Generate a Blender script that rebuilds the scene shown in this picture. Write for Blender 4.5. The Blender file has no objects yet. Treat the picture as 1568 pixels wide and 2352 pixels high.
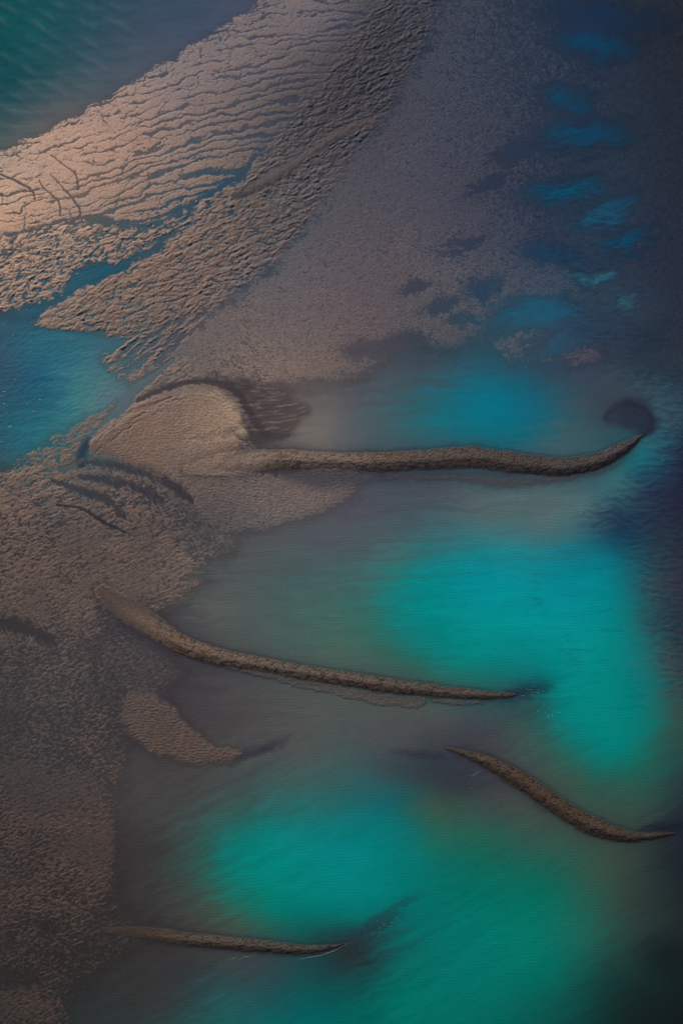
import bpy, math, time
import numpy as np
T0 = time.time()
R = math.radians
sc = bpy.context.scene

# ------------------------------------------------------------------ camera
ALT, PITCH, VFOV, ASP = 860.0, R(18.0), R(35.0), 682 / 1024
DW, DH = 1568.0, 2352.0                      # the picture's own units
TV = math.tan(VFOV / 2)
CAMY = -ALT * math.tan(PITCH)
cam = bpy.data.cameras.new('camera')
cam.sensor_fit = 'VERTICAL'; cam.sensor_height = 36.0
cam.lens = 18.0 / TV
cam.clip_start, cam.clip_end = 1.0, 20000.0
camo = bpy.data.objects.new('camera', cam); sc.collection.objects.link(camo)
camo.location = (0, CAMY, ALT); camo.rotation_euler = (PITCH, 0, 0)
sc.camera = camo

def ground(x, y, z=0.0):
    """a point of the picture (x right, y down) on the flat at height z"""
    x = np.asarray(x, dtype=np.float64); y = np.asarray(y, dtype=np.float64)
    u = (x / DW - .5) * 2 * TV * ASP
    v = (.5 - y / DH) * 2 * TV
    cp, sp = math.cos(PITCH), math.sin(PITCH)
    dy = v * cp + sp
    dz = v * sp - cp
    t = (z - ALT) / dz
    return u * t, CAMY + dy * t

# ------------------------------------------------------------------ light
SUN_EL, SUN_AZ = R(29), R(-26)               # azimuth from +Y, negative = west
sun_dir = np.array([math.sin(SUN_AZ) * math.cos(SUN_EL), math.cos(SUN_AZ) * math.cos(SUN_EL), math.sin(SUN_EL)])
w = bpy.data.worlds.new('World'); sc.world = w; w.use_nodes = True
nt = w.node_tree; bg = nt.nodes['Background']
sky = nt.nodes.new('ShaderNodeTexSky'); sky.sky_type = 'NISHITA'; sky.sun_disc = False
sky.sun_elevation = SUN_EL; sky.sun_rotation = SUN_AZ
nt.links.new(sky.outputs[0], bg.inputs[0]); bg.inputs[1].default_value = 0.07
sl = bpy.data.lights.new('sun', 'SUN'); sl.energy = 4.7; sl.angle = R(0.5); sl.color = (1.0, .93, .84)
slo = bpy.data.objects.new('sun', sl); sc.collection.objects.link(slo)
from mathutils import Vector
slo.rotation_euler = Vector(sun_dir).to_track_quat('Z', 'Y').to_euler()
vs = sc.view_settings; sc.display_settings.display_device = 'sRGB'
vs.view_transform = 'Standard'; vs.look = 'None'; vs.exposure = 0.36; vs.gamma = 1.0
sc.cycles.max_bounces = 4; sc.cycles.diffuse_bounces = 1; sc.cycles.glossy_bounces = 2
sc.cycles.transparent_max_bounces = 6

# ------------------------------------------------------------------ noise
f32 = np.float32
rs = np.random.RandomState(7)
PERM = rs.permutation(4096).astype(np.int32)
GA = (rs.rand(4096) * 2 * np.pi).astype(f32); GX, GY = np.cos(GA), np.sin(GA)
JX, JY, JV = rs.rand(4096).astype(f32), rs.rand(4096).astype(f32), rs.rand(4096).astype(f32)
def hsh(i, j, seed=0):
    return PERM[(PERM[(i + seed * 131) & 4095] + j + seed * 57) & 4095]
def perlin(x, y, seed=0):
    xi = np.floor(x).astype(np.int32); yi = np.floor(y).astype(np.int32)
    xf = (x - xi).astype(f32); yf = (y - yi).astype(f32)
    u = xf * xf * xf * (xf * (xf * 6 - 15) + 10); v = yf * yf * yf * (yf * (yf * 6 - 15) + 10)
    def g(a, b):
        h = hsh(xi + a, yi + b, seed)
        return GX[h] * (xf - a) + GY[h] * (yf - b)
    n0 = g(0, 0); n0 = n0 + u * (g(1, 0) - n0)
    n1 = g(0, 1); n1 = n1 + u * (g(1, 1) - n1)
    return (n0 + v * (n1 - n0)) * 1.5
def fbm(x, y, octv=3, seed=0, gain=.5):
    r = 0; a = 1; tot = 0
    for o in range(octv):
        c, s = math.cos(o * 1.1), math.sin(o * 1.1)
        k = 2.03 ** o
        r = r + a * perlin((x * c - y * s) * k + o * 17.3, (x * s + y * c) * k - o * 9.1, seed + o * 3)
        tot += a; a *= gain
    return (r / tot).astype(f32)
def worley(x, y, seed=0, jit=.9):
    xi = np.floor(x).astype(np.int32); yi = np.floor(y).astype(np.int32)
    xf = (x - xi).astype(f32); yf = (y - yi).astype(f32)
    F1 = np.full(x.shape, 9, f32); F2 = np.full(x.shape, 9, f32); V = np.zeros(x.shape, f32)
    for a in (-1, 0, 1):
        for b in (-1, 0, 1):
            h = hsh(xi + a, yi + b, seed)
            dx = a + .5 + (JX[h] - .5) * jit - xf; dy = b + .5 + (JY[h] - .5) * jit - yf
            d = dx * dx + dy * dy
            m = d < F1
            F2 = np.where(m, F1, np.minimum(F2, d)); V = np.where(m, JV[h], V); F1 = np.where(m, d, F1)
    return np.sqrt(F1), np.sqrt(F2), V
def sst(a, b, x):
    t = np.clip((x - a) / (b - a), 0, 1); return (t * t * (3 - 2 * t)).astype(f32)
def rot(x, y, deg):
    c, s = math.cos(R(deg)), math.sin(R(deg)); return x * c + y * s, -x * s + y * c

# ------------------------------------------------------------------ the grid of the flat
STEP = 1.6
xs = np.arange(-190, DW + 190, STEP, dtype=f32); ys = np.arange(-200, DH + 200, STEP, dtype=f32)
X, Y = np.meshgrid(xs, ys); NY, NX = X.shape
GXW, GYW = ground(X, Y)
n60 = fbm(X / 60, Y / 60, 4, 1); n60b = fbm(X / 60, Y / 60, 4, 2)
n18 = fbm(X / 17, Y / 17, 3, 5); n18b = fbm(X / 17, Y / 17, 3, 8)
n200 = fbm(X / 230, Y / 230, 3, 11); n200b = fbm(X / 230, Y / 230, 3, 12)
n6 = fbm(X / 6.5, Y / 6.5, 2, 15)
Xw = X + 9 * n60 + 5 * n18; Yw = Y + 9 * n60b + 5 * n18b       # wavy shore lines

def poly_sd(pts, px, py):
    d = np.full(px.shape, 1e9, f32); ins = np.zeros(px.shape, bool)
    n = len(pts)
    for i in range(n):
        ax, ay = pts[i]; bx, by = pts[(i + 1) % n]
        ex, ey = bx - ax, by - ay
        wx, wy = px - ax, py - ay
        t = np.clip((wx * ex + wy * ey) / (ex * ex + ey * ey + 1e-9), 0, 1)
        d = np.minimum(d, (wx - ex * t) ** 2 + (wy - ey * t) ** 2)
        if ey != 0:
            c = ((ay <= py) != (by <= py)) & (px < ax + (py - ay) * ex / ey)
            ins ^= c
    d = np.sqrt(d)
    return np.where(ins, d, -d)
def smooth_pts(pts, it=2):
    for _ in range(it):
        q = []
        for i in range(len(pts)):
            a, b = pts[i], pts[(i + 1) % len(pts)]
            q += [(a[0] * .75 + b[0] * .25, a[1] * .75 + b[1] * .25), (a[0] * .25 + b[0] * .75, a[1] * .25 + b[1] * .75)]
        pts = q
    return pts
def zone(pts, soft=10, warp=1.0, sm=1, flow=0.0):
    """0..1 mask of an outline with a wavy soft edge"""
    pts = smooth_pts(pts, sm)
    p = np.array(pts); m = np.zeros(X.shape, f32); pad = soft + 30
    i0 = max(0, int((p[:, 1].min() - pad - ys[0]) / STEP)); i1 = min(NY, int((p[:, 1].max() + pad - ys[0]) / STEP) + 2)
    j0 = max(0, int((p[:, 0].min() - pad - xs[0]) / STEP)); j1 = min(NX, int((p[:, 0].max() + pad - xs[0]) / STEP) + 2)
    s = (slice(i0, i1), slice(j0, j1))
    wx = X[s] + warp * (Xw[s] - X[s]); wy = Y[s] + warp * (Yw[s] - Y[s])
    if flow: wx, wy = wx + flow * (FX[s] - X[s]), wy + flow * (FY[s] - Y[s])
    m[s] = sst(-soft, soft, poly_sd(pts, wx, wy))
    return m
def ell(cx, cy, rx, ry, ang=0, soft=.5, warp=1.0, flow=0.0):
    px, py = X + warp * (Xw - X) * 1.3, Y + warp * (Yw - Y) * 1.3
    if flow: px, py = px + flow * (FX - X), py + flow * (FY - Y)
    u, v = rot(px - cx, py - cy, ang)
    r = np.sqrt((u / rx) ** 2 + (v / ry) ** 2)
    return 1 - sst(1 - soft, 1 + soft, r)
def polyline(pts, pad=110):
    """signed distance, half width and arc length round a polyline of (x, y, half width)"""
    # smooth it first (Catmull-Rom)
    P = np.array(pts, float); Q = []
    for i in range(len(P) - 1):
        p0, p1, p2, p3 = P[max(i - 1, 0)], P[i], P[i + 1], P[min(i + 2, len(P) - 1)]
        for t in np.linspace(0, 1, 5)[:-1]:
            Q.append(.5 * (2 * p1 + (p2 - p0) * t + (2 * p0 - 5 * p1 + 4 * p2 - p3) * t * t + (3 * p1 - p0 - 3 * p2 + p3) * t ** 3))
    Q.append(P[-1]); Q = np.array(Q)
    i0 = max(0, int((Q[:, 1].min() - pad - ys[0]) / STEP)); i1 = min(NY, int((Q[:, 1].max() + pad - ys[0]) / STEP) + 2)
    j0 = max(0, int((Q[:, 0].min() - pad - xs[0]) / STEP)); j1 = min(NX, int((Q[:, 0].max() + pad - xs[0]) / STEP) + 2)
    s = (slice(i0, i1), slice(j0, j1))
    px, py = X[s] + 2.4 * n18[s] + .5 * n6[s], Y[s] + 2.4 * n18b[s] + .5 * n6[s]
    best = np.full(px.shape, 1e9, f32); D = np.zeros_like(best); HW = np.zeros_like(best); S = np.zeros_like(best)
    arc = 0
    for i in range(len(Q) - 1):
        a, b = Q[i], Q[i + 1]; e = b[:2] - a[:2]; L = math.hypot(*e)
        wx, wy = px - a[0], py - a[1]
        t = np.clip((wx * e[0] + wy * e[1]) / (L * L), 0, 1)
        d = (wx - e[0] * t) ** 2 + (wy - e[1] * t) ** 2
        m = d < best
        sg = np.sign(e[0] * wy - e[1] * wx)          # + below (right of travel)
        best = np.where(m, d, best); D = np.where(m, np.sqrt(d) * sg, D)
        HW = np.where(m, a[2] + (b[2] - a[2]) * t, HW); S = np.where(m, arc + t * L, S)
        arc += L
    return s, D.astype(f32), HW.astype(f32), S.astype(f32), arc

# ------------------------------------------------------------------ colours
def lin(c):
    c = np.asarray(c, float) / 255
    return np.where(c <= .04045, c / 12.92, ((c + .055) / 1.055) ** 2.4)
KLIT = 1.0                                   # light that a flat white sheet sends back under this sun and sky
def colour_map(pts):
    """smooth map through scattered samples (x, y, r, g, b)"""
    P = np.array(pts, float); c2 = 35.0 ** 2
    def ker(dx, dy): return np.sqrt(dx * dx + dy * dy + c2)
    A = ker(P[:, None, 0] - P[None, :, 0], P[:, None, 1] - P[None, :, 1])
    mean = P[:, 2:].mean(0)
    # a touch of ridge so that neighbours do not fight
    W = np.linalg.solve(A + np.eye(len(P)) * -3.0, P[:, 2:] - mean)
    gx = np.arange(xs[0] - 60, xs[-1] + 80, 9.0); gy = np.arange(ys[0] - 60, ys[-1] + 80, 9.0)
    GXX, GYY = np.meshgrid(np.clip(gx, -60, DW + 60), np.clip(gy, -60, DH + 60))
    K = ker(GXX.ravel()[:, None] - P[None, :, 0], GYY.ravel()[:, None] - P[None, :, 1])
    G = (K @ W + mean).reshape(len(gy), len(gx), 3)
    G = np.clip(G, 0, 255).astype(f32)
    def at(px, py):
        u = np.clip((px - gx[0]) / 9, 0, len(gx) - 1.01); v = np.clip((py - gy[0]) / 9, 0, len(gy) - 1.01)
        i = u.astype(int); j = v.astype(int); fu = (u - i)[..., None].astype(f32); fv = (v - j)[..., None].astype(f32)
        return (G[j, i] * (1 - fu) + G[j, i + 1] * fu) * (1 - fv) + (G[j + 1, i] * (1 - fu) + G[j + 1, i + 1] * fu) * fv
    return at

SAND = [(0,450,204,165,139),(0,380,198,161,137),(150,400,186,151,131),(300,330,168,136,121),(450,220,134,115,112),(600,120,116,104,107),(750,40,102,95,101),
(450,400,142,119,108),(60,620,162,131,113),(200,720,138,114,101),(400,620,127,105,96),(600,480,104,91,87),(700,350,80,74,79),(800,180,58,55,65),(700,330,72,66,70),
(880,60,54,53,65),(500,750,124,107,101),(600,650,114,100,99),(800,550,92,85,92),(900,350,76,73,84),(1000,330,64,66,81),(1000,180,62,65,80),(1150,450,60,60,76),(1250,250,52,56,72),(1200,600,70,66,80),(1000,500,80,76,86),(800,750,114,99,97),(700,850,138,117,106),
(1000,700,100,88,89),(1150,600,82,75,84),(1200,350,60,60,75),(1100,100,56,61,76),(1400,200,40,48,66),(1550,50,30,38,52),(1550,600,40,48,64),  # right-hand tones carry the fall-off of light in their colour
(1300,800,96,78,85),(530,950,160,135,114),(470,920,136,115,100),(420,1000,130,110,97),(330,985,122,102,91),(250,1010,116,97,87),(600,1060,122,103,93),(500,1100,128,108,96),(600,1140,122,105,98),(720,1120,122,104,98),(900,1060,80,66,58),(1200,1070,64,54,51),(650,1060,104,87,78),
(1440,1020,54,48,53),(100,1100,122,101,88),(100,1250,104,86,76),(300,1250,102,85,77),(450,1280,116,97,86),(100,1450,94,80,73),(280,1390,118,96,83),
(450,1480,108,88,73),(700,1540,92,77,66),(1100,1590,80,68,59),(430,1690,94,76,67),(100,1900,80,64,57),(200,1850,87,69,61),(1200,1790,74,59,49),
(1450,1915,71,57,46),(350,2140,88,70,57),(600,2170,74,67,57),(50,2320,70,56,49),(100,1700,76,69,66),(900,1110,74,70,76),(500,1160,98,86,84)]
WATER = [(40,60,6,76,80),(0,200,16,70,78),(150,120,36,76,86),(300,60,56,76,92),(450,50,62,76,96),(250,200,74,84,94),(100,290,92,91,92),(20,330,86,91,92),
(480,470,38,78,98),(250,600,36,82,98),(60,690,45,80,95),(80,800,42,96,113),(100,880,34,86,108),(170,910,56,114,119),(60,1020,38,97,108),(20,850,48,80,98),
(270,930,86,105,112),(300,300,98,91,92),(500,200,86,84,96),(200,450,112,97,91),(700,60,76,78,94),(430,730,82,82,89),(800,200,52,56,73),(1000,300,56,62,80),
(800,600,76,73,86),(1100,400,52,58,78),(900,780,74,74,86),(1370,100,30,50,74),(1300,240,36,54,76),(1330,320,34,54,78),(1300,440,34,56,80),(1395,490,36,60,84),
(1430,560,32,54,78),(1360,635,38,64,86),(1440,690,44,68,88),(1230,720,38,82,105),(1110,660,50,70,90),(1350,760,44,66,88),(1250,580,40,60,85),(1500,100,28,40,56),  # navy towards the right: light fall-off painted into the water
(1520,400,32,44,62),(1480,620,36,50,72),(1500,800,38,54,72),(1400,850,54,66,80),(1230,820,52,74,90),(950,790,60,72,84),(720,990,112,106,100),(800,940,86,89,92),
(900,970,62,92,98),(1000,960,35,102,112),(1130,940,10,108,126),(1150,980,14,102,118),(1230,920,34,84,104),(1300,980,58,86,94),(1000,870,58,82,94),(1450,950,48,56,70),
(1430,885,54,72,82),(1500,912,52,76,88),(1532,975,50,82,94),(1562,1010,36,56,74),(1515,1045,36,90,104),(1470,1070,24,96,108),(1430,1115,52,100,106),(1350,1160,74,106,108),(1350,1120,62,96,104),(1000,1110,70,78,88),(850,1130,74,77,86),(1100,1170,82,98,100),(800,1200,78,80,88),(1250,1200,78,104,106),
(1420,1160,44,80,94),(1480,1120,38,64,82),(1400,1200,34,58,80),(1540,1220,36,48,62),(1540,1050,36,56,76),(1500,1330,46,72,82),(1550,1450,40,58,68),(1500,1500,48,86,88),
(900,1280,62,104,104),(600,1250,80,84,84),(500,1400,82,86,84),(700,1430,68,96,90),(650,1330,70,90,90),(800,1480,66,98,88),(950,1350,12,126,124),(1000,1430,0,130,124),
(1100,1330,0,136,148),(1200,1400,0,142,146),(1300,1330,0,126,142),(1400,1300,6,112,126),(1400,1450,0,130,126),(1100,1500,4,128,118),(1250,1470,0,138,136),
(1300,1600,0,124,116),(1450,1600,2,114,106),(1400,1720,2,120,108),(1540,1650,46,84,78),(950,1530,50,92,84),(1230,1590,30,82,84),(700,1620,78,82,80),(1000,1650,74,80,78),
(1200,1700,58,82,78),(900,1740,66,76,80),(1100,1660,62,70,75),(600,1600,74,74,74),(450,1560,66,62,66),(700,1750,72,84,82),(1000,1740,52,60,66),(1050,1790,50,58,64),
(800,1800,46,92,92),(900,1850,22,96,98),(550,1850,56,84,80),(450,1900,58,78,74),(560,1960,6,122,112),(700,2000,0,130,126),(850,1950,0,120,122),(650,2080,0,116,104),
(800,2080,0,114,108),(470,2080,60,76,68),(560,2130,56,84,72),(350,1950,58,56,56),(300,2080,54,52,52),(300,1850,66,64,64),(1000,1870,54,86,74),(1100,1900,42,90,76),
(1250,1900,58,80,70),(1000,2000,6,108,98),(1100,2000,10,102,88),(1150,2150,2,116,104),(1250,2050,8,104,88),(1050,2250,2,112,102),(1250,2200,2,110,96),(1350,2150,30,94,82),
(1400,1990,54,74,63),(1430,2080,46,68,60),(1530,2000,32,44,46),(1500,2150,38,54,50),(1530,2250,22,38,38),(1400,2250,22,58,54),(1250,2330,10,84,76),(1450,2330,20,36,34),  # dark lower right corner: vignette painted into the water colour
(900,2280,2,104,94),(700,2320,4,94,92),(850,2150,28,72,74),(800,2170,38,46,50),(600,2220,52,66,70),(450,2230,50,56,58),(500,2310,36,84,84),(350,2300,52,54,54),
(250,2200,48,46,46),(300,2250,50,50,50),(1500,1750,30,92,82),(1400,1800,40,88,78),(1300,1780,52,86,76),(1500,1850,46,68,62),(1540,1880,34,42,50),(1150,1850,62,72,68),
(100,1550,66,64,66),(60,1480,62,58,60),(250,1600,58,56,60),(300,1500,62,60,66),(350,1180,58,58,66),(100,1350,64,60,63),(430,1200,62,63,70),(100,1200,62,58,62),(300,1350,68,64,66),(40,1130,66,62,68),(230,1280,68,63,66),(100,1800,56,54,56),(100,2000,50,47,48),
(100,2200,48,45,45),(550,960,64,57,59),(400,1100,62,60,67),(650,1160,82,80,86)]
sand_at, water_at = colour_map(SAND), colour_map(WATER)
lowf, rtf = sst(1560, 1780, Y), sst(900, 1250, X) * sst(950, 700, Y)
def flowtex(ang, L, Wd, seed):
    u, v = rot(X + 14 * n60, Y + 14 * n60b, ang); return fbm(u / L, v / Wd, 4, seed, .6)
sA, sB, sC = flowtex(-25, 150, 15, 131), flowtex(-3, 170, 15, 133), flowtex(-17, 95, 13, 135)
_u, _v = rot(X, Y, 52); HAT0 = fbm(_u / 26, _v / 5, 3, 143)
STR = sB * (1 - lowf) * (1 - rtf) + sA * lowf + sC * rtf
ANG = np.radians(-25 * lowf - 17 * rtf - 3 * (1 - lowf) * (1 - rtf))
FX = X + 40 * STR * np.cos(ANG) - 15 * STR * np.sin(ANG) + 16 * n200
FY = Y + 40 * STR * np.sin(ANG) * .6 + 17 * STR * np.cos(ANG) + 12 * n200b
Sc = sand_at(X + 14 * n60, Y + 14 * n60b)
Wc = water_at(FX + 5 * n60, FY + 5 * n60b)
def over(base, mask, col):
    return base + mask[..., None] * (np.array(col, f32) - base)
# silt plumes with a firmer edge than the map gives
for cx, cy, rx, ry, an, so, col, k in [
    (1370,102,62,22,8,.7,(8,66,98),.7),(1300,235,34,26,20,.8,(14,66,96),.7),(1335,320,72,22,-4,.7,(8,72,104),.75),(1300,442,66,22,-6,.7,(4,80,110),.85),
    (1392,492,58,19,-22,.7,(22,84,114),.8),(1432,556,44,17,-24,.8,(4,80,112),.85),(1360,634,34,14,-4,.8,(46,108,126),.85),(1440,690,22,20,45,.8,(52,100,118),.75),
    (1232,722,84,22,-4,.7,(30,90,116),.8),(1110,662,36,24,-10,.5,(44,68,92),.7),(1262,808,60,22,-16,.8,(40,84,110),.7),(1275,590,50,18,20,.7,(22,64,92),.7),
    (1180,360,44,12,-14,.8,(38,54,80),.5),(1120,430,40,12,-24,.8,(38,54,80),.5),(1400,40,110,26,4,.8,(22,48,78),.5),
    (1130,940,120,70,0,.9,(0,112,132),.5)]:
    Wc = over(Wc, ell(cx, cy, rx * 1.15, ry * .9, an, so, 2.2, 1.5) * k * .95, col)
for pts, so, col, k in [
    ([(869,1376),(899,1456),(944,1506),(1009,1536),(1134,1546),(1219,1571),(1249,1626),(1289,1707),(1359,1751),(1459,1741),(1525,1666),(1530,1576),(1509,1516),(1454,1426),(1419,1351),(1409,1281),(1284,1271),(1084,1271),(984,1296),(914,1331)], 38, (0,134,136), .45),
    ([(495,1974),(500,2064),(550,2094),(650,2114),(785,2124),(840,2120),(940,2060),(985,1990),(960,1900),(880,1865),(785,1880),(625,1909),(540,1924),(505,1950)], 34, (0,126,119), .45)]:
    Wc = over(Wc, zone(pts, so * 1.1, .6, 2, .8) * k * .7, col)
hook = zone([(1376,962),(1409,933),(1440,920),(1479,928),(1508,962),(1500,992),(1474,1004),(1452,992),(1425,985),(1392,978)], 10, .8, 2)
s, D, HW, S, L = polyline([(1388,957,5),(1412,934,8),(1445,922,10),(1482,931,11),(1505,962,12),(1492,992,9),(1472,1003,5)], 40)
arc_ = np.zeros(X.shape, f32); arc_[s] = 1 - sst(.4, 1.7, np.abs(D) / HW + .5 * STR[s])
hook = np.clip(hook * (.38 + .35 * sst(1400, 1490, X) + .4 * STR + .22 * HAT0) + .30 * arc_, 0, .9)
Wc = over(Wc, hook, (36,38,52))
# dark submerged mud: the hook at the tip of the long bar, plumes off the bar ends; last ellipse paints the corner vignette
for cx, cy, rx, ry, an, so, col, k in [
    (1200,1590,50,15,-16,.9,(28,46,60),.85),(1245,1560,46,16,-10,.9,(10,92,96),.4),(600,1722,52,10,-26,.9,(52,48,62),.8),
    (1540,1895,60,13,-10,.8,(26,32,42),.9),(838,2140,56,13,-28,.9,(34,50,56),.72),(870,2105,80,9,-28,.9,(30,62,66),.6),(980,1735,60,10,6,.9,(44,46,58),.7),
    (1010,1780,130,30,10,.9,(50,54,62),.5),(1540,2200,60,40,10,.9,(16,26,30),.6)]:
    Wc = over(Wc, ell(cx, cy, rx, ry, an, so, .8, .5) * k, col)

# ------------------------------------------------------------------ heights (metres, water at 0)
E = np.full(X.shape, -.75, f32)              # the floor of the pools
AMP = {k: np.zeros(X.shape, f32) for k in ('crack', 'clod', 'grain', 'mottle', 'ripple', 'streak', 'chop', 'fine', 'swell', 'finger')}
def put(mask, e, **tex):
    global E
    E = E + mask * (e - E)
    for k in AMP:
        if k in ('chop', 'fine', 'swell'): continue
        AMP[k] = AMP[k] + mask * (tex.get(k, 0.0) - AMP[k])

zA = zone([(-250,410),(0,338),(100,296),(200,242),(330,163),(400,120),(500,58),(590,-5),(720,-230),(990,-230),(870,0),(800,90),(720,210),(640,310),(575,375),(540,412),(430,478),(330,530),(240,500),(190,505),(100,525),(0,545),(-250,620)], 16, 1.6)
zAi = zone([(-250,610),(0,540),(190,500),(330,525),(430,475),(545,415),(540,430),(435,512),(340,580),(230,612),(172,632),(152,662),(105,700),(0,722),(-250,790)], 14, 2.0)
zB = zone([(50,742),(110,705),(200,650),(300,608),(380,562),(440,498),(540,424),(575,382),(620,320),(680,220),(760,90),(840,0),(930,-230),(1180,-230),(1010,0),(960,140),(890,260),(790,390),(730,480),(650,580),(570,645),(480,715),(400,770),(330,790),(250,775),(150,765)], 15, 1.5)
zBf = zone([(205,830),(250,790),(330,765),(440,720),(470,730),(410,800),(350,850),(300,895),(270,880),(225,850)], 14, 1.4)
PC = [(330,840),(350,800),(420,745),(520,690),(640,590),(720,480),(770,390),(890,260),(960,140),(1010,0),(1150,-230),(1420,-230),(1400,100),(1330,300),(1250,480),(1220,560),(1330,610),(1330,680),(1180,690),(1120,760),(1060,800),(960,810),(880,830),(850,868),(760,880),(650,893),(540,882),(440,872),(370,862)]
zC0 = zone(PC, 85, 2.2, 1, .4); zC = zone(PC, 38, 2.2, 1, .4)
zR = zone([(1180,-230),(1900,-230),(1900,900),(1560,900),(1480,860),(1380,830),(1290,850),(1180,850),(1080,820),(1120,700),(1180,560),(1220,300)], 60, 2.4)
zD = zone([(1130,800),(1160,770),(1240,745),(1300,755),(1390,810),(1380,850),(1290,840),(1240,850),(1150,835)], 14, 2.0)
zS0 = zone([(480,1030),(620,1035),(780,1050),(840,1085),(830,1120),(810,1165),(710,1200),(610,1230),(530,1240),(450,1200),(400,1120)], 26, 1.8)
zS = zone([(203,1035),(215,1000),(300,938),(380,905),(450,888),(510,900),(546,935),(562,985),(610,1032),(760,1040),(820,1085),(815,1110),(790,1150),(700,1182),(600,1215),(540,1222),(470,1200),(400,1130),(330,1070),(250,1050)], 20, 1.5)
zF = zone([(320,925),(360,888),(450,872),(540,872),(620,888),(690,912),(722,940),(700,975),(660,1012),(610,1018),(570,985),(552,940),(510,900),(450,886),(380,906)], 14, 1.6)
zL = zone([(-250,1200),(0,1072),(80,1022),(150,972),(240,938),(215,985),(190,1045),(235,1100),(330,1110),(360,1180),(420,1235),(485,1290),(440,1350),(430,1395),(330,1405),(250,1400),(200,1450),(0,1500),(-250,1510)], 48, 2.4, 1, .6)
zL0 = zone([(0,1090),(80,1040),(150,990),(215,985),(235,1100),(330,1110),(360,1180),(430,1235),(500,1290),(460,1350),(450,1410),(330,1440),(200,1460),(0,1510),(-250,1530),(-250,1210)], 70, 2.2, 1, .8)
zM1 = zone([(190,1045),(330,1062),(400,1120),(470,1195),(545,1225),(560,1260),(490,1300),(420,1245),(340,1190),(230,1110)], 20, 1.4)
zM2 = zone([(-250,1460),(200,1420),(260,1390),(330,1460),(420,1530),(400,1580),(300,1600),(290,1700),(300,1760),(250,1790),(-250,1790)], 30, 1.8)
zM3 = zone([(-250,1760),(100,1750),(215,1768),(258,1850),(266,1950),(258,2030),(225,2085),(100,2110),(-250,2120)], 22, 1.6)
zM4 = zone([(-250,2130),(100,2110),(230,2090),(320,2128),(360,2150),(300,2190),(150,2230),(-250,2230)], 25, 1.6)
zM5 = zone([(-250,2280),(60,2270),(125,2278),(158,2352),(180,2580),(-250,2580)], 22, 1.6)
zK = zone([(283,1600),(320,1588),(400,1616),(440,1660),(480,1700),(530,1716),(566,1720),(562,1740),(530,1755),(480,1762),(390,1755),(310,1720),(286,1660)], 18, 1.3)
zH1 = zone([(590,1062),(800,1085),(1000,1080),(1300,1092),(1445,1040),(1410,1085),(1300,1112),(1150,1128),(1000,1104),(820,1112),(700,1130)], 16, 1.0)
zH2 = zone([(430,1490),(600,1540),(900,1598),(978,1598),(985,1622),(940,1630),(850,1617),(700,1583),(560,1547),(470,1520)], 5, .8)
zH3 = zone([(985,1600),(1120,1610),(1110,1622),(1000,1620)], 5, .8)
zP = zone([(-250,770),(40,748),(120,757),(230,797),(215,840),(280,885),(305,900),(240,935),(150,972),(80,1020),(0,1072),(-250,1200)], 15, 1.3)

zMM = zone([(-250,1380),(250,1380),(450,1530),(420,1600),(290,1660),(300,1760),(290,1900),(285,2060),(380,2140),(300,2200),(170,2290),(190,2580),(-250,2580)], 40, 1.8)
put(zMM, -.11, mottle=.19); put(zM2, -.045, mottle=.22); put(zM4, -.07, mottle=.19); put(zM3, .02, mottle=.22); put(zM5, .02, mottle=.2)
put(zR, -.08, grain=.07); put(zC0, -.12, grain=.15); put(zC, .045, grain=.15); put(zD, -.01, grain=.17, clod=.08)
put(zB, .12, clod=.40); put(zBf, -.10, finger=.5)
put(zA, .125, crack=.22); put(zAi * (1 - zA * .7), -.02, clod=.45)
put(zM1, -.02, mottle=.16, ripple=.03)
put(zL0, -.14, mottle=.16); put(zL, .05, mottle=.18, clod=.30)
zI = zone([(215,925),(262,900),(300,870),(345,838),(430,815),(480,880),(400,905),(330,935),(262,985),(215,1030),(180,1040),(150,990)], 18, 1.8)
put(zI, .03, clod=.26, mottle=.10)
put(zF, -.03, streak=.15, grain=.04)
put(zS0, -.06, grain=.12, ripple=.08); put(zS, .17, ripple=.2, grain=.13)
E = E - zS * .09 * sst(1130, 1230, Y + 40 * n60) - zS * .22 * ell(620, 1020, 90, 26, -14, .6, 1.5) - zS * .2 * ell(470, 1000, 60, 22, -10, .7, 1.5)
put(zP, -1.0)
put(zH1, -.03, ripple=.13, grain=.04); put(zK, .16, ripple=.24, grain=.06); put(zH2, .05, ripple=.13, grain=.04); put(zH3, .03, ripple=.13)
# near the top of the left sands the clods are big, further down they fade to mottle
fade = sst(1080, 1330, Y + 40 * n200); fz = zL * fade
AMP['clod'] = AMP['clod'] * (1 - .75 * fz)
# far right of the plain sinks under water
E = E - zC * .14 * sst(850, 1250, X + 90 * n200 - .15 * Y) * sst(900, 300, Y)
# ponds in the plain
for p in [(1110,662,40,24,-10),(842,802,52,22,-8),(940,787,46,28,0),(1015,705,44,18,-14),(1060,740,34,14,-10),(955,660,40,10,-14)]:
    E = E - ell(*p, .7, 1.6) * .24
for cx, cy, rx, ry, an in [(1370,102,70,26,8),(1300,235,40,30,20),(1335,320,84,26,-4),(1300,442,76,26,-6),(1392,492,62,21,-22),(1432,556,50,20,-24),(1360,634,38,16,-4),(1440,690,26,24,45),(1232,722,100,26,-4),(1262,808,66,24,-16),(1275,590,60,20,20),(1400,40,110,26,4),(1350,760,120,30,4),(1180,360,50,13,-14),(1120,430,44,13,-24),(1060,560,40,12,-20)]:
    E = E - ell(cx, cy, rx * 1.1, ry * 1.1, an, .95, 2.2, 1.5) * .24
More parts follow.
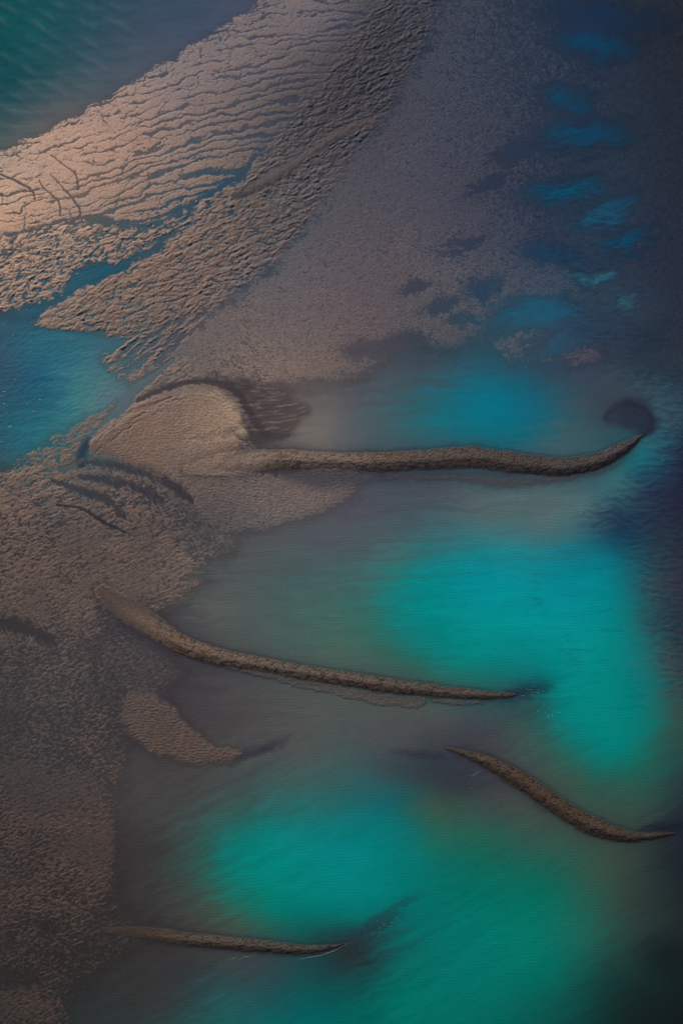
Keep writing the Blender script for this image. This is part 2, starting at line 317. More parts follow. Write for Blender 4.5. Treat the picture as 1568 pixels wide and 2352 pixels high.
# the little channels on the left
_u, _v = rot(X + 5 * n60, Y + 5 * n60b, 58)
HAT = fbm(_u / 19, _v / 4.4, 3, 141)
def channel(pts, depth, k=1.0, fray=0.0):
    s, D, HW, S, L = polyline(pts, 60)
    m = (1 - sst(.35 - .3 * fray, 1.4 + .9 * fray, np.abs(D) / np.maximum(HW, 1) * k + (.3 + fray) * HAT[s] + .3 * n18[s] + .3 * n60[s]))
    e = E[s]; E[s] = e + m * (-depth - e)
    for q in ('clod', 'crack', 'mottle', 'ripple'): AMP[q][s] *= (1 - .9 * m)
    return s, m
s, m = channel([(395,828,6),(350,865,9),(300,900,14),(272,950,17),(235,985,12),(205,1010,11),(190,1050,10)], .45)
Wc[s] = over(Wc[s], m * .7, (88,106,112))
s, m = channel([(205,1010,8),(190,1040,12),(184,1065,12)], .35); Wc[s] = over(Wc[s], m * .9, (38,56,72))
s, m = channel([(282,955,4),(315,943,6),(355,930,5),(395,913,2)], .35); Wc[s] = over(Wc[s], m * .8, (66,90,100))
for pts, col, fr, kk in [([(200,1062,4),(270,1070,10),(340,1085,14),(400,1120,14),(440,1150,8)], (50,50,60), .3, .55),
                 ([(185,1095,5),(250,1105,10),(320,1122,12),(370,1150,8)], (50,51,62), .3, .55),
                 ([(120,1105,5),(190,1130,8),(250,1150,11),(285,1190,8)], (52,52,60), .3, .55),
                 ([(0,1432,12),(40,1440,14),(90,1458,12),(130,1480,4)], (58,55,58), .8, .8), ([(130,1160,2),(190,1170,3),(235,1198,4),(290,1224,2)], (50,47,52), .2, .9),
                 ([(140,1078,7),(165,1072,8),(190,1055,5)], (96,92,94), .2, .7),
                 ([(318,922,5),(355,903,7),(400,887,7),(455,877,7),(510,883,7),(545,903,8),(568,938,8),(590,975,10),(610,1000,8)], (66,58,60), .15, .75),
                 ([(540,1000,3),(570,1010,7),(620,1005,9),(660,1000,4)], (64,62,68), .8, .6), ([(440,1010,3),(480,1005,8),(540,990,7),(580,975,3)], (86,80,82), .8, .6),
                 ([(520,1068,4),(580,1070,11),(640,1080,10),(690,1080,3)], (76,66,64), .8, .55),
                 ([(115,401,1),(135,419,1.4),(148,436,1.8),(166,455,2.2),(186,488,2.6),(170,511,2)], (98,84,82), 0, .9), ([(118,357,1),(148,381,1.5),(176,403,2),(178,436,2.5)], (100,86,84), 0, .9),
                 ([(90,414,1),(99,431,1.5),(135,464,2),(138,495,2)], (98,84,82), 0, .9), ([(0,401,2),(36,416,2.5),(74,439,2.5),(80,459,2)], (100,86,84), 0, .9)]:
    s, m = channel(pts, .26 if fr != .3 else .15, 1.0, fr)
    if col: Wc[s] = over(Wc[s], m * kk, col)

# the dome of sand on the left, and its raised north rim
s, D, HW, S, L = polyline([(205,1030,14),(230,995,20),(300,945,18),(370,912,16),(450,892,14),(510,905,14),(545,945,16),(556,990,12)], 60)
E[s] += zS[s] * .5 * np.exp(-(np.abs(D + 3) / HW / 1.1) ** 2)
ctr = sum(np.exp(-((D - o + 4 * n18[s] + 2 * n6[s]) / 1.7) ** 2) * sst(-.2, .25, n60[s] * sg) for o, sg in ((9, 1), (19, -1), (30, 1))) * sst(360, 200, S)
E[s] -= zS[s] * .4 * ctr
E[s] += zS[s] * .2 * np.sin(S / 5.5 + D / 6) * np.exp(-((D - 2) / 9) ** 2) * sst(190, 90, S)
DOME = ell(380, 985, 190, 85, -14, .5, .6)
E += zS * DOME * .5
AMP['ripple'] += zS * ell(225, 1020, 40, 30, -20, .5) * -.14

# sand bars: name -> centre line with half width, crest height, where the crest sits across it
BARS = {
 'R1': ([(430,1078,12),(510,1067,25),(590,1058,26),(650,1055,23),(760,1058,20),(880,1061,22),(1000,1054,24),(1100,1051,25),(1200,1066,23),(1290,1073,21),(1370,1060,20),(1420,1036,16),(1455,1013,9),(1478,998,2)], 1.3),
 'R2': ([(236,1358,18),(290,1398,29),(350,1438,27),(420,1482,23),(500,1508,20),(600,1527,18),(700,1545,17),(800,1560,17),(900,1575,16),(1000,1587,14),(1100,1596,11),(1160,1597,6),(1185,1596,1.5)], 1.3),
 'R3': ([(1025,1718,2),(1080,1735,9),(1130,1755,15),(1200,1795,19),(1280,1850,21),(1340,1887,21),(1400,1911,18),(1460,1922,12),(1520,1917,6),(1550,1914,1.5)], 1.3),
 'R4': ([(240,2136,7),(330,2142,13),(420,2155,15),(520,2165,15),(620,2175,14),(700,2181,11),(760,2175,5),(792,2167,1.5)], 1.1),
 'RU': ([(535,452,5),(590,428,17),(645,396,22),(690,368,15),(720,346,19),(780,306,16),(840,281,10),(888,261,3)], .55)}
LABEL = np.zeros(X.shape, np.int8)
HB = np.full(X.shape, -9, f32)
for li, (k, (pts, hgt)) in enumerate(BARS.items(), 1):
    s, D, HW, S, L = polyline(pts, 120)
    HW = HW * (1 + .14 * n60[s] + .10 * n18[s])
    q = D / np.maximum(HW, 1.0)
    c = .18                                   # crest lies towards the lee side
    t = np.where(q < c, (c - q) / (1 + c), (q - c) / (1 - c))
    scale = np.clip(HW / 18, 0, 1.15)
    prof = hgt * scale * np.clip(1 - np.sqrt(t * t + .02) ** np.where(q < c, 1.25, 1.1), -1, 1)
    # scaly, washed surface: overlapping lens-shaped plates
    su, dv = S / 31 + .45 * n18[s], D / 7.6 + .4 * n18b[s] + .25 * np.sin(S / 31)
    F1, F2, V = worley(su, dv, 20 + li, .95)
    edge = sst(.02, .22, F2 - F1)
    tex = (edge - 1) * .15 + (1 - F1) * .05
    r1, r2, r3 = worley(S / 8.5, D / 3.4, 40 + li)
    tex = tex + .08 * (sst(.02, .3, r2 - r1) - 1)
    tex = tex + .045 * np.sin(6.2832 * (S + .9 * D + 3 * n18[s]) / 8.5) * sst(.4, -.3, q)
    tex = tex * (1 - .55 * sst(.35, .7, q))   # the lee face is smoother
    if k == 'RU':
        tex = .30 * np.sin(S / 5.2 + D / 9 + 3 * n18[s]) * sst(-.2, .9, q) * .6 + .1 * n6[s]
    if k in ('R1', 'R2', 'R4'):               # the tail ends are rippled rather than plated
        e0 = 1 - sst(40, 260, S)
        rip = .02 * np.sin(6.2832 * (Y[s] + .12 * X[s] + 5 * n18[s] + 6 * n60[s]) / 6.6)
        tex = tex * (1 - e0) + e0 * rip
        prof = prof * (.12 + .88 * (1 - e0))
    inside = sst(1.15, .8, np.abs(q))
    h = prof + tex * inside * np.clip(scale * 1.2, 0, 1)
    skirt = -.10 - .35 * sst(1, 2.6, np.abs(q)) + .03 * n6[s]
    h = np.where(np.abs(q) < 1, h, np.minimum(h, skirt))
    own = (np.abs(q) < 1.12) & (HW > 1.2) & (h > E[s])
    HB[s] = np.maximum(HB[s], np.where(np.abs(q) < 3, h, -9))
    LABEL[s] = np.where(own, li, LABEL[s])
    Sc[s] = Sc[s] * (1 - (inside * (1 - edge) * (.42 if k != 'RU' else 0) * (1 - (e0 if k in ('R1','R2','R4') else 0)))[..., None])  # shade in the cracks between plates, put into the sand colour
    # wet dark ground round the bar
    fr = np.exp(-np.maximum(np.abs(q) - 1, 0) * 1.5) * (1 - inside * .7) * np.clip(HW / 9, 0, 1)
    fr = fr * (.6 + .4 * sst(-.4, .4, STR[s] + n60[s])) * np.where(q < 0, .6, 1.1)
    if k != 'RU':
        Wc[s] = over(Wc[s], fr * .72, (46,44,54)); Sc[s] = over(Sc[s], np.where(np.abs(q) > 1, fr * .75, 0), (52,48,54))
    else:
        Sc[s] = over(Sc[s], inside * .85, (74,66,70))
BARH = HB

# ------------------------------------------------------------------ relief textures
# plates with cracks
u, v = rot(X + 12 * n60 + 4 * n18, Y + 10 * n60b + 3.5 * n18b, -14)
v = v - .00030 * (u - 420) ** 2 * sst(-300, 500, u)
dist = Y + .57 * X - 340                       # how far in from the upper shore
ph1 = v / 20 + 1.3 * fbm(u / 190, v / 55, 3, 65, .45) + .22 * fbm(u / 38, v / 16, 2, 59) + .10 * n18 + .05 * n6
tri = np.abs(ph1 - np.floor(ph1) - .5) * 2                    # 1 in the gap between two ribbons
open_ = sst(40, 280, dist) * sst(60, 260, X + 40 * n60)
gapw = np.clip(.10 + .26 * open_ + .50 * fbm(u / 120, v / 17, 3, 66) + .12 * n18, .0, .62)
gap = sst(1 - gapw - .07, 1 - gapw * .7, tri) * sst(.02, .10, gapw)
F1, F2, V = worley(u / 62, v / 25, 61, 1.0)
xc = (1 - sst(.015, .09, F2 - F1 + .05 * n6)) * sst(-.22, .12, fbm(u / 50, v / 40, 2, 67))
G1, G2, GV = worley(u / 15, v / 8.5, 62, .95)
near = 1 - sst(0, 70, dist + 30 * n60)
fringe = np.clip(near + sst(.1, .45, fbm(u / 50, v / 40, 3, 68)) * .8 + sst(300, 360, dist), 0, 1)
fc = (sst(.0, .24, G2 - G1 + .14 * n6) - 1) * (.06 + .62 * fringe)
pits = sst(.34, .44, fbm(u / 11, v / 7, 2, 69)) * .6
hcrack = .10 - gap * .95 - xc * .75 + fc - pits + .10 * n18 * (1 + 2 * near) + .03 * n6 - .40 * near + near * .6 * fbm(u / 14, v / 9, 3, 60) + .08 * (1 - tri)
# clods
u, v = rot(X + 7 * n60 + 3 * n18, Y + 7 * n60b + 3 * n18b, -22)
b1 = np.abs(perlin(u / 17, v / 8.5, 71)); b2 = np.abs(perlin(u / 8.5 + 5, v / 5.5, 72)); b3 = np.abs(perlin(u / 34, v / 13, 73)); b4 = np.abs(perlin(u / 4.6, v / 3.4, 70))
F1, F2, V2 = worley(u / 44, v / 15, 75, .95)
seam = 1 - sst(.02, .16, F2 - F1 + .06 * n6)
big = sst(.62, .8, V2 + .25 * n60)
lumps = fbm(u / 46, v / 20, 3, 74)
rill = 1 - np.abs(perlin((u + 20 * n18) / 90, (v + 8 * n18b) / 24, 77)) * 3.4
hclod = -.9 * sst(.72, 1, rill) * (.3 + .7 * zL) + (1.25 * b1 + .75 * b2 + .35 * b4) * (1 - .75 * big) + big * (.35 + .3 * b1 + .12 * b2) + 1.0 * b3 - .62 * seam - .52 + .8 * lumps
u, v = rot(X + 6 * n60 + 4 * n18, Y + 6 * n60b + 4 * n18b, -36)
hfin = 2.2 * fbm(u / 75, v / 13, 3, 76) + .9 * b1 + .5 * b2 - .35
# grain of the plain: fine, with faint cracks running down to the right
u, v = rot(X + 4 * n18, Y + 4 * n18b, 38)
g1 = fbm(u / 8, v / 4.4, 3, 81, .6); u2, v2 = rot(X, Y, -14); g2 = fbm(u2 / 7, v2 / 4.2, 3, 84, .6)
rid = 1 - np.abs(perlin(u / 30 + n60, v / 8.5, 87)) * 3.0
rid2 = 1 - np.abs(perlin(u2 / 16, v2 / 6.5, 89)) * 3.0
hgrain = (.72 * g1 + .72 * g2 - 1.2 * sst(.5, 1, rid) * sst(-.3, .3, n60 + n200) - .8 * sst(.5, 1, rid2) + .40 * n18 + .28 * n60 + .45 * n200 + .34)
# mottle of the lower left
u, v = rot(X + 6 * n60, Y + 6 * n60b, -24)
m1 = fbm(u / 13, v / 5.0, 3, 91); u2, v2 = rot(X, Y, 12); m2 = fbm(u2 / 11, v2 / 5.5, 3, 93)
m3 = fbm(u / 26, v / 7, 3, 94)
m4 = fbm(u / 6, v / 3.2, 2, 96)
hmot = 1.2 * m1 + .9 * m2 + .6 * m3 + .7 * m4 + .3 * n60 + .35 * fbm(X / 110, Y / 60, 2, 95)
# ripples
ph = 6.2832 * (Y + .10 * X * sst(700, 300, X) + 9 * n60 + 3.2 * n18 + 14 * n200) / 6.9
ur, vr = rot(X + 3 * n18, Y + 6 * n60 + 2 * n18b, -4)
hrip = .5 * np.sin(ph) * (.6 + .8 * fbm(X / 25, Y / 10, 2, 97)) + .8 * fbm(ur / 10.5, vr / 3.6, 2, 98) + .9 * HAT * sst(1300, 900, X) + .35 * n18 + .3 * n6
# streaks of the delta fan
ang = np.arctan2(Y - 900, X - 450); rad = np.hypot(X - 450, Y - 880)
us, vs_ = rot(X, Y, 16); hst = fbm(us / 40 + n60 * .6, (vs_ + .0012 * (us - 700) ** 2) / 6.5, 4, 99) * 1.4 + .4 * n60

vary = .45 + .95 * sst(-.35, .35, n200 + .6 * n60 - .3 * n200b)
AMP['mottle'] *= vary; AMP['clod'] *= np.where(zL > .05, .35 + .65 * vary, 1)
H = (E + AMP['crack'] * hcrack + AMP['clod'] * hclod + AMP['finger'] * hfin + AMP['grain'] * hgrain + AMP['mottle'] * hmot
     + AMP['ripple'] * hrip * .8 + AMP['streak'] * hst)
H += .02 * n6 + zM1 * .16 * HAT + zL * .09 * HAT + zMM * .05 * HAT
H = np.where(BARH > np.minimum(H, .35) , np.maximum(H * 0 + BARH, np.where(LABEL > 0, BARH, H)), H)
H = np.maximum(H, -1.6).astype(f32)

# small rafts of sand left standing in the water
relief = np.clip(AMP['grain'] * 5.5 + AMP['mottle'] * 5 + AMP['streak'] * 5, 0, 1) * (LABEL == 0)
HG = (H * (1 - .35 * relief)).astype(f32)
print('fields', round(time.time() - T0, 1))

tonew = .93 + .05 * n60 + .04 * n18 + .04 * n6 + .13 * STR
Wl = lin(Wc).astype(f32) * tonew[..., None]
Scb0 = ((LABEL >= 1) & (LABEL <= 4)).astype(f32)
# wet sand is darker: along the waterline the grains are soaked
wet = sst(.35, -.02, H) * .2 + Scb0 * sst(.75, .02, H) * .3
Scbar = sst(.5, 1.5, LABEL.astype(f32)) * (LABEL <= 4) 
tone = (.78 - .05 * zL + .05 * zA - .12 * Scbar - .10 * zB - .06 * zS - .05 * zK) * (1 + .10 * n18 + .10 * n6 + .06 * n60 + .10 * n200)
Sc = Sc * (1 + (n200b * .8 + n60 * .35)[..., None] * np.array([.09, .0, -.07], f32))
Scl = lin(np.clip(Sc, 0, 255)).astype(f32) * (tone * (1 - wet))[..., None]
fl = .025 + .09 * np.clip(AMP['grain'] * 6 + AMP['mottle'] * 1.6 + AMP['ripple'] * 4, 0, 1)
film_sheen = np.exp(-np.maximum(H, 0) / fl) * .68  # thin water film, with its sky sheen blended into the sand colour
Scl = Scl + film_sheen[..., None] * (Wl - Scl)
# fan of dark mud
Scl = over(Scl, zF * (.75 + .25 * sst(.3, -.3, hst)), lin((66,56,57)))
Scl = over(Scl, zF * sst(.28, .5, hst) * .6, lin((112,98,92)))
Scl = over(Scl, zH1 * .9 * (LABEL == 0), lin((58,54,62)))

# ------------------------------------------------------------------ water: depth, silt, waves
depth = np.maximum(-H, 0)
thin = np.clip(AMP['grain'] * 6 + AMP['mottle'] * 5, 0, 1)
kd = .26 - .10 * thin - .14 * np.clip(AMP['crack'] * 4, 0, 1)
alpha = 1 - np.exp(-depth / kd)
alpha = np.clip(alpha, 0, .985).astype(f32)
chop = zP + .9 * zone([(560,400),(440,478),(330,535),(180,560),(130,600),(150,650),(280,625),(390,570),(450,500),(560,430)], 14) 
rightw = zone([(1180,300),(1500,330),(1800,300),(1800,1700),(1590,1640),(1500,1540),(1480,1420),(1440,1230),(1300,1200),(1420,1130),(1530,960),(1420,870),(1280,700)], 40, 2.0)
u, v = rot(X + 8 * n60, Y + 8 * n60b, -16)
w_chop = fbm(u / 17, v / 6.5, 3, 111)
u, v = rot(X + 14 * n60 + 20 * n200, Y + 14 * n60b, 4)
w_rt = fbm(u / 26, v / 9, 3, 115)
u, v = rot(X, Y, 31); dune = np.sin(6.2832 * (v + 7 * n60 + 14 * n200) / 33) 
tl = zone([(-250,-230),(330,-230),(330,60),(220,190),(0,330),(-250,400)], 60, 1)
fine = np.sin(6.2832 * (Y + .06 * X + 7 * n60 + 2.4 * n18 + 10 * n200) / 6.6) * (.5 + .7 * np.abs(fbm(X / 50, Y / 18, 2, 118)))
fmask = sst(820, 1150, Y) * (1 - .75 * rightw) * (1 - zP)
WH = (.16 * chop * w_chop + .24 * rightw * w_rt + .03 * fmask * fine + .018 * n6 * (1 - .4 * fmask)
      + .11 * tl * dune * sst(-.3, .4, n60 + .2)).astype(f32)
WH -= sst(.25, 0, depth) * .0
vis = np.clip(depth * 6, 0, 1); WH *= vis
# dark mud shows through the troughs of the water on the right
mud = rightw * sst(.05, -.45, w_rt + .4 * n200 - .1)
Wl = over(Wl, mud * .38, lin((32,42,54)))
wisp = zone([(1180,1270),(1420,1260),(1560,1500),(1550,1700),(1300,1560),(1200,1400)], 40, 2) * sst(.18, .55, fbm(X / 75 + n60 * .5, Y / 15, 3, 121))
Wl = over(Wl, wisp * .35, lin((16,84,98)))
tlb = tl * sst(.0, 1, dune) * sst(-.3, .4, n60)
Wl = over(Wl, tlb * .16, lin((96,112,112)))

np.clip(Scl, .002, .9, out=Scl); np.clip(Wl, .0005, .9, out=Wl)
Scl /= KLIT; Wl /= KLIT

# ------------------------------------------------------------------ materials
def mat(name):
    m = bpy.data.materials.new(name); m.use_nodes = True
    return m, m.node_tree, m.node_tree.nodes['Principled BSDF']
def sand_material(name, rough=.65, spec=.16):
    m, t, p = mat(name)
    a = t.nodes.new('ShaderNodeAttribute'); a.attribute_name = 'silt'
    tc = t.nodes.new('ShaderNodeTexCoord')
    n1 = t.nodes.new('ShaderNodeTexNoise'); n1.inputs['Scale'].default_value = 1.1; n1.inputs['Detail'].default_value = 4
    t.links.new(tc.outputs['Object'], n1.inputs['Vector'])
    mp = t.nodes.new('ShaderNodeMapRange'); mp.inputs['From Min'].default_value = .3; mp.inputs['From Max'].default_value = .7
    mp.inputs['To Min'].default_value = .74; mp.inputs['To Max'].default_value = 1.18
    t.links.new(n1.outputs['Fac'], mp.inputs['Value'])
    mx = t.nodes.new('ShaderNodeVectorMath'); mx.operation = 'SCALE'
    t.links.new(a.outputs['Color'], mx.inputs[0]); t.links.new(mp.outputs[0], mx.inputs['Scale'])
    t.links.new(mx.outputs[0], p.inputs['Base Color'])
    b = t.nodes.new('ShaderNodeBump'); b.inputs['Strength'].default_value = .5; b.inputs['Distance'].default_value = .25
    t.links.new(n1.outputs['Fac'], b.inputs['Height']); t.links.new(b.outputs[0], p.inputs['Normal'])
    p.inputs['Roughness'].default_value = rough; p.inputs['Specular IOR Level'].default_value = spec
    return m
M_sand = sand_material('wet_sand')
M_water, t, p = mat('silty_water')
a = t.nodes.new('ShaderNodeAttribute'); a.attribute_name = 'silt'
al = t.nodes.new('ShaderNodeAttribute'); al.attribute_name = 'murk'
t.links.new(a.outputs['Color'], p.inputs['Base Color']); t.links.new(al.outputs['Fac'], p.inputs['Alpha'])
p.inputs['Roughness'].default_value = .14; p.inputs['IOR'].default_value = 1.333; p.inputs['Specular IOR Level'].default_value = .35
tc = t.nodes.new('ShaderNodeTexCoord'); nz = t.nodes.new('ShaderNodeTexNoise')
mpg = t.nodes.new('ShaderNodeMapping'); mpg.inputs['Scale'].default_value = (.5, 1.2, 1)
nz.inputs['Scale'].default_value = .9; nz.inputs['Detail'].default_value = 3
t.links.new(tc.outputs['Object'], mpg.inputs['Vector']); t.links.new(mpg.outputs[0], nz.inputs['Vector'])
b = t.nodes.new('ShaderNodeBump'); b.inputs['Strength'].default_value = .2; b.inputs['Distance'].default_value = .08
t.links.new(nz.outputs['Fac'], b.inputs['Height']); t.links.new(b.outputs[0], p.inputs['Normal'])

def flat_material(name, col, rough=.7):
    m, t, p = mat(name)
    tc = t.nodes.new('ShaderNodeTexCoord'); n = t.nodes.new('ShaderNodeTexNoise'); n.inputs['Scale'].default_value = 1.5
    r = t.nodes.new('ShaderNodeValToRGB')
    c = lin(col) / KLIT
    r.color_ramp.elements[0].position = .3; r.color_ramp.elements[1].position = .7
    r.color_ramp.elements[0].color = (*(c * .75), 1); r.color_ramp.elements[1].color = (*np.minimum(c * 1.2, .9), 1)
    t.links.new(tc.outputs['Object'], n.inputs['Vector']); t.links.new(n.outputs['Fac'], r.inputs['Fac']); t.links.new(r.outputs[0], p.inputs['Base Color'])
    p.inputs['Roughness'].default_value = rough; p.inputs['Specular IOR Level'].default_value = .2
    return m

# ------------------------------------------------------------------ meshes
def mesh_from(name, co, quads, attrs=None, material=None, smooth=True):
    me = bpy.data.meshes.new(name)
    me.vertices.add(len(co)); me.vertices.foreach_set('co', np.ascontiguousarray(co, f32).ravel())
    nq = len(quads)
    me.loops.add(nq * 4); me.loops.foreach_set('vertex_index', np.ascontiguousarray(quads, np.int32).ravel())
    me.polygons.add(nq); me.polygons.foreach_set('loop_start', np.arange(0, nq * 4, 4, dtype=np.int32))
    me.polygons.foreach_set('use_smooth', smooth if isinstance(smooth, np.ndarray) else np.full(nq, smooth, bool))
    me.update(calc_edges=True)
    for k, arr in (attrs or {}).items():
        if arr.ndim == 2:
            at = me.attributes.new(k, 'FLOAT_COLOR', 'POINT')
            at.data.foreach_set('color', np.concatenate([arr, np.ones((len(arr), 1), f32)], 1).astype(f32).ravel())
        else:
            at = me.attributes.new(k, 'FLOAT', 'POINT'); at.data.foreach_set('value', arr.astype(f32).ravel())
    o = bpy.data.objects.new(name, me); sc.collection.objects.link(o)
    if material: me.materials.append(material)
    return o
IDX = np.arange(NY * NX, dtype=np.int32).reshape(NY, NX)
Q = np.stack([IDX[1:, :-1], IDX[1:, 1:], IDX[:-1, 1:], IDX[:-1, :-1]], -1).reshape(-1, 4)
CO = np.stack([GXW, GYW, HG], -1).reshape(-1, 3).astype(f32)
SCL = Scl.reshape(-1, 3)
def grid_normals():
    P = np.stack([GXW, GYW, HG], -1)
    n = np.cross(np.gradient(P, axis=1), -np.gradient(P, axis=0))
    n /= np.linalg.norm(n, axis=-1)[..., None] + 1e-12
    return n.reshape(-1, 3)
GN = grid_normals(); assert GN[:, 2].mean() > 0
def patch_obj(name, sel, closed):
    q = Q[sel]
    used, inv = np.unique(q, return_inverse=True)
    q = inv.reshape(-1, 4).astype(np.int32); co = CO[used]; col = SCL[used]
    sm = True
    if closed:                                 # a body of sand with an underside, not a skin
        n = len(co)
        e = np.stack([q, np.roll(q, -1, 1)], -1).reshape(-1, 2)
        key = e.min(1).astype(np.int64) * n + e.max(1)
        uq, first, cnt = np.unique(key, return_index=True, return_counts=True)
        be = e[first[cnt == 1]]
        sm = True
        side = np.stack([be[:, 1], be[:, 0], be[:, 0] + n, be[:, 1] + n], -1)
        bot = q[:, ::-1] + n
        cb = co.copy(); cb[:, 2] = -2.2; co[:, 2] += .004
        co = np.concatenate([co, cb]); col = np.concatenate([col, col]); q = np.concatenate([q, bot, side]).astype(np.int32)
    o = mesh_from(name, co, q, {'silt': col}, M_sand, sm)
    if closed:
        nn = np.concatenate([GN[used], np.tile([[0, 0, -1.0]], (len(used), 1))])
        o.data.normals_split_custom_set_from_vertices(nn.tolist())
    return o
def tag(o, label=None, cat=None, group=None, kind=None):
    if label: o['label'] = label
    if cat: o['category'] = cat
    if group: o['group'] = group
    if kind: o['kind'] = kind
    return o

LABEL[(zK > .5) & (LABEL == 0)] = 6
dome = zone([(198,1040),(212,1000),(300,936),(380,903),(450,885),(512,898),(550,935),(566,985),(575,1020),(520,1040),(430,1062),(330,1060),(250,1052)], 4, 1.0)
LABEL[(dome > .5) & (LABEL == 0)] = 7
FL = LABEL[:-1, :-1].ravel()
g = patch_obj('sand_flat', FL >= 0, False); tag(g, 'broad wet sand flat of grey brown silt between the pools', None, None, 'structure')
BARG = 'long narrow sand bars in the turquoise pools'
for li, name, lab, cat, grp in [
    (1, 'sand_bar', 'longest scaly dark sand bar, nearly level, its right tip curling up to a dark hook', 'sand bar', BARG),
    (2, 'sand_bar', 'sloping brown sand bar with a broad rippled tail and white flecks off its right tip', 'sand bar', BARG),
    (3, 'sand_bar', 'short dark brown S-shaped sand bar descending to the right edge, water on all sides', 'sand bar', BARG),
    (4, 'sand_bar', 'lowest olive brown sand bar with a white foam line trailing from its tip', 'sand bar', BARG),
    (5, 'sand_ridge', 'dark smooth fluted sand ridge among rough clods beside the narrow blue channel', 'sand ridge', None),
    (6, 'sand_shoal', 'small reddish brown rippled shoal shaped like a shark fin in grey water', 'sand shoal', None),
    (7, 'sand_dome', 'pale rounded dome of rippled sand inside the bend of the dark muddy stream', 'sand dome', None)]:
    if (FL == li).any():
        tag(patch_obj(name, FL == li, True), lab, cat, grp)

# the water: left out only where dry sand stands well above it
hm = H[:-1, :-1]; hm = np.minimum(np.minimum(hm, H[1:, :-1]), np.minimum(H[:-1, 1:], H[1:, 1:]))
sel = (hm < .12).ravel()
q = Q[sel]; used, inv = np.unique(q, return_inverse=True)
WCO = np.stack([GXW, GYW, WH], -1).reshape(-1, 3).astype(f32)[used]
wo = mesh_from('water', WCO, inv.reshape(-1, 4).astype(np.int32), {'silt': Wl.reshape(-1, 3)[used], 'murk': alpha.ravel()[used]}, M_water)
tag(wo, 'shallow silty water, turquoise in the pools and slate blue over the flats', None, None, 'structure')
# the sea floor that carries everything, out to the horizon
me = bpy.data.meshes.new('terrain'); L = 9000
me.from_pydata([(-L, -L, -3), (L, -L, -3), (L, L, -3), (-L, L, -3)], [], [(0, 1, 2, 3)])
o = bpy.data.objects.new('terrain', me); sc.collection.objects.link(o); me.materials.append(flat_material('sea_floor', (60,76,84)))
tag(o, 'flat silty floor under the estuary', None, None, 'structure')

# ------------------------------------------------------------------ foam and small islets
M_foam = flat_material('foam', (112,113,109), .8)
M_fleck = flat_material('foam_fleck', (165,166,160), .8)
M_islet = flat_material('islet_sand', (172,142,122), .7)
rng = np.random.RandomState(3)
def streak(pts, width, label):
    P = np.array(pts, float); Qp = []
    for i in range(len(P) - 1):
        for tt in np.linspace(0, 1, 9)[:-1]: Qp.append(P[i] + (P[i + 1] - P[i]) * tt)
    Qp.append(P[-1]); Qp = np.array(Qp); n = len(Qp)
    Qp[:, 1] += np.cumsum(rng.randn(n)) * .12
    gx, gy = ground(Qp[:, 0], Qp[:, 1]); C = np.stack([gx, gy], 1)
    d = np.gradient(C, axis=0); d /= np.linalg.norm(d, axis=1)[:, None] + 1e-9; nn = np.stack([-d[:, 1], d[:, 0]], 1)
    wd = .42 * width * np.sin(np.linspace(.12, math.pi - .12, n)) * (.6 + .8 * rng.rand(n))
    co = []
    for i in range(n):
        for f, z in ((-1, .01), (-.4, .10), (.4, .10), (1, .01)):
            co.append((*(C[i] + nn[i] * wd[i] * f), z))
    qd = [(i * 4 + a, i * 4 + 4 + a, i * 4 + 5 + a, i * 4 + 1 + a) for i in range(n - 1) for a in range(3)]
    qd += [(i * 4 + 3, i * 4 + 7, i * 4 + 4, i * 4) for i in range(n - 1)]
    o = mesh_from('foam_streak', np.array(co), np.array(qd), None, M_foam)
    tag(o, label, 'foam', 'thin white foam lines beside the sand bars')
streak([(674,2209),(697,2202),(735,2195),(766,2185),(789,2172),(802,2165)], .30, 'longest white foam line curling along the tip of the lowest sand bar')
streak([(518,2210),(534,2202),(551,2194)], .22, 'left of two short slanting foam lines under the lowest sand bar')
streak([(542,2210),(562,2198),(593,2195)], .22, 'right of two short slanting foam lines under the lowest sand bar, bent level')
streak([(1062,1778),(1085,1783),(1099,1773),(1118,1768)], .26, 'wavy foam line in grey water left of the S-shaped sand bar')
streak([(1131,1771),(1142,1772),(1154,1777)], .22, 'short foam line touching the left side of the S-shaped sand bar')
streak([(658,1577),(666,1576),(676,1573)], .24, 'small foam dash below the middle of the sloping sand bar')
streak([(760,1598),(772,1595),(797,1594)], .24, 'foam dash at the dark shelf edge under the sloping sand bar')

def lump(name, x, y, r, squash, ang, hgt, material, label, cat, group):
    nr, na = 4, 12
    co = [(0, 0, hgt)]; ph = rng.rand(4) * 6.28
    for i in range(1, nr + 1):
        for j in range(na):
            a = j / na * 2 * math.pi; f = i / nr
            rr = r * f * (1 + .28 * math.sin(2 * a + ph[0]) + .22 * math.sin(3 * a + ph[1]) + .12 * math.sin(5 * a + ph[2]))
            px, py = rr * math.cos(a), rr * math.sin(a) * squash
            c, s = math.cos(ang), math.sin(ang)
            co.append((px * c - py * s, px * s + py * c, hgt * (1 - f ** 3) * (1 + .2 * math.sin(a * 3 + ph[3])) - .12 * (i == nr)))
    fc = [(0, 1 + j, 1 + (j + 1) % na) for j in range(na)]
    for i in range(nr - 1):
        for j in range(na):
            fc.append((1 + i * na + j, 1 + (i + 1) * na + j, 1 + (i + 1) * na + (j + 1) % na, 1 + i * na + (j + 1) % na))
    fc.append(tuple(reversed([1 + (nr - 1) * na + j for j in range(na)])))
    me = bpy.data.meshes.new(name); me.from_pydata(co, [], fc)
    me.polygons.foreach_set('use_smooth', np.ones(len(fc), bool)); me.materials.append(material)
    o = bpy.data.objects.new(name, me); sc.collection.objects.link(o)
    gx, gy = ground(x, y); o.location = (float(gx), float(gy), 0.0)
    return tag(o, label, cat, group)
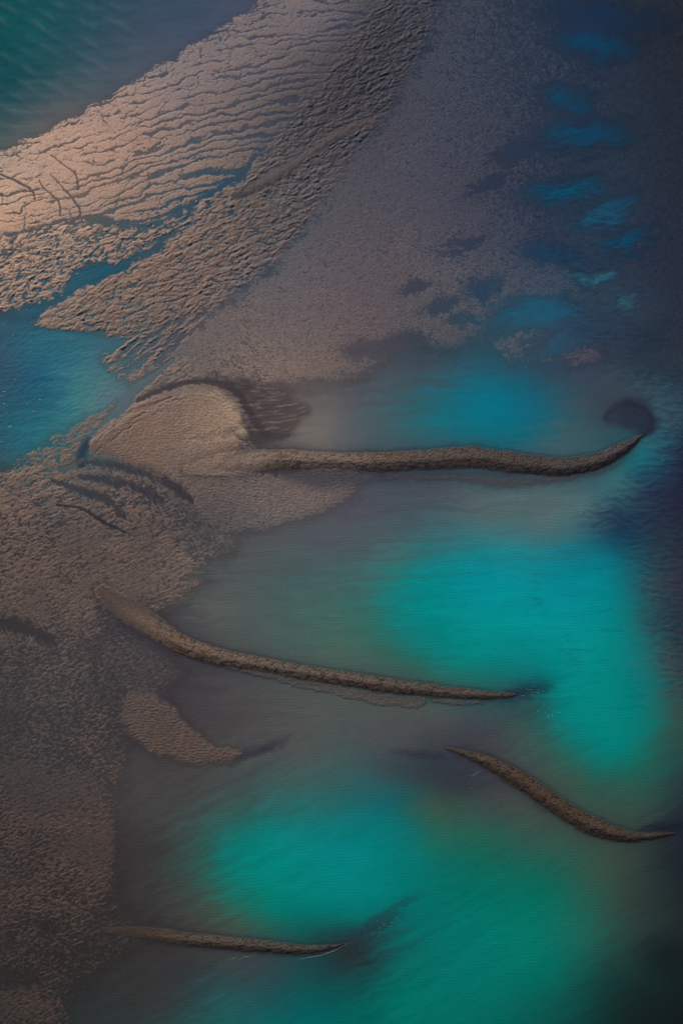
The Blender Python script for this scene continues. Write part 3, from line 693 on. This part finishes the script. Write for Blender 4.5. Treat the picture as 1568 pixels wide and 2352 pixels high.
def spots(k, sx, sy, ox, oy): pass
CH = [(525,1900),(945,2060),(1100,2130),(1400,2070),(1470,1945),(930,1945),(1270,1795),(1030,1805),(845,1960),(750,1980),(1080,2260),(845,2300),(1300,2060)]
CH = [(x / 5.227 / 1.1633, (300 + y / 5.227) / 1.1633) for x, y in CH]
CH += [((300 + x / 3.92) / 1.1633, (400 + y / 3.92) / 1.1633) for x, y in [(255,915),(300,962),(170,968),(110,1000),(40,1045),(110,830),(400,770),(430,800),(545,880),(585,865),(650,825),(620,838),(880,545),(95,895),(50,780),(435,895),(375,785)]]
PL = [(x / 3.733 / 1.1633, (780 + y / 3.733) / 1.1633) for x, y in [(10,180),(40,320),(130,330),(200,370),(130,440),(270,180),(970,1065),(995,1040),(45,995),(15,1040),(45,1120),(340,1080),(330,1195),(150,880),(100,1345),(50,1455),(15,1500),(640,480),(180,1205),(70,1208),(265,1115),(400,1075),(720,465),(880,455)]]
for x, y in CH:
    lump('sand_islet', x, y, rng.uniform(.5, 1.15), rng.uniform(.5, .8), R(rng.uniform(-5, 40)), rng.uniform(.25, .5), M_islet,
         'small pale sand islet standing alone in the narrow blue channel', 'sand islet', 'small sand islets in the blue channel')
for x, y in PL:
    lump('sand_islet', x, y, rng.uniform(.3, .8), rng.uniform(.35, .6), R(rng.uniform(-20, 30)), rng.uniform(.12, .3), M_islet,
         'tiny pale sand islet breaking the surface of the blue pool at the left edge', 'sand islet', 'tiny sand islets in the left pool')
def flecks(n, cx, cy, sx, sy, slope, label, group):
    for i in range(n):
        dx, dy = rng.randn() * sx, rng.randn() * sy
        lump('foam_fleck', cx + dx, cy + dy + slope * dx, rng.uniform(.11, .23), rng.uniform(.5, 1), rng.rand() * 3, .1, M_fleck, label, 'foam', group)
flecks(22, 1218, 1590, 17, 9, -.1, 'tiny white foam fleck in the dark water at the tip of the sloping sand bar', 'foam flecks at the tip of the sloping bar')
flecks(16, 1264, 1632, 16, 24, .6, 'tiny white foam fleck on bright turquoise water, away from the sloping bar', 'foam flecks on the turquoise pool')
flecks(16, 880, 2132, 34, 9, -.5, 'tiny white foam fleck trailing on dark water past the lowest sand bar', 'foam flecks past the lowest bar')
print('built', round(time.time() - T0, 1))
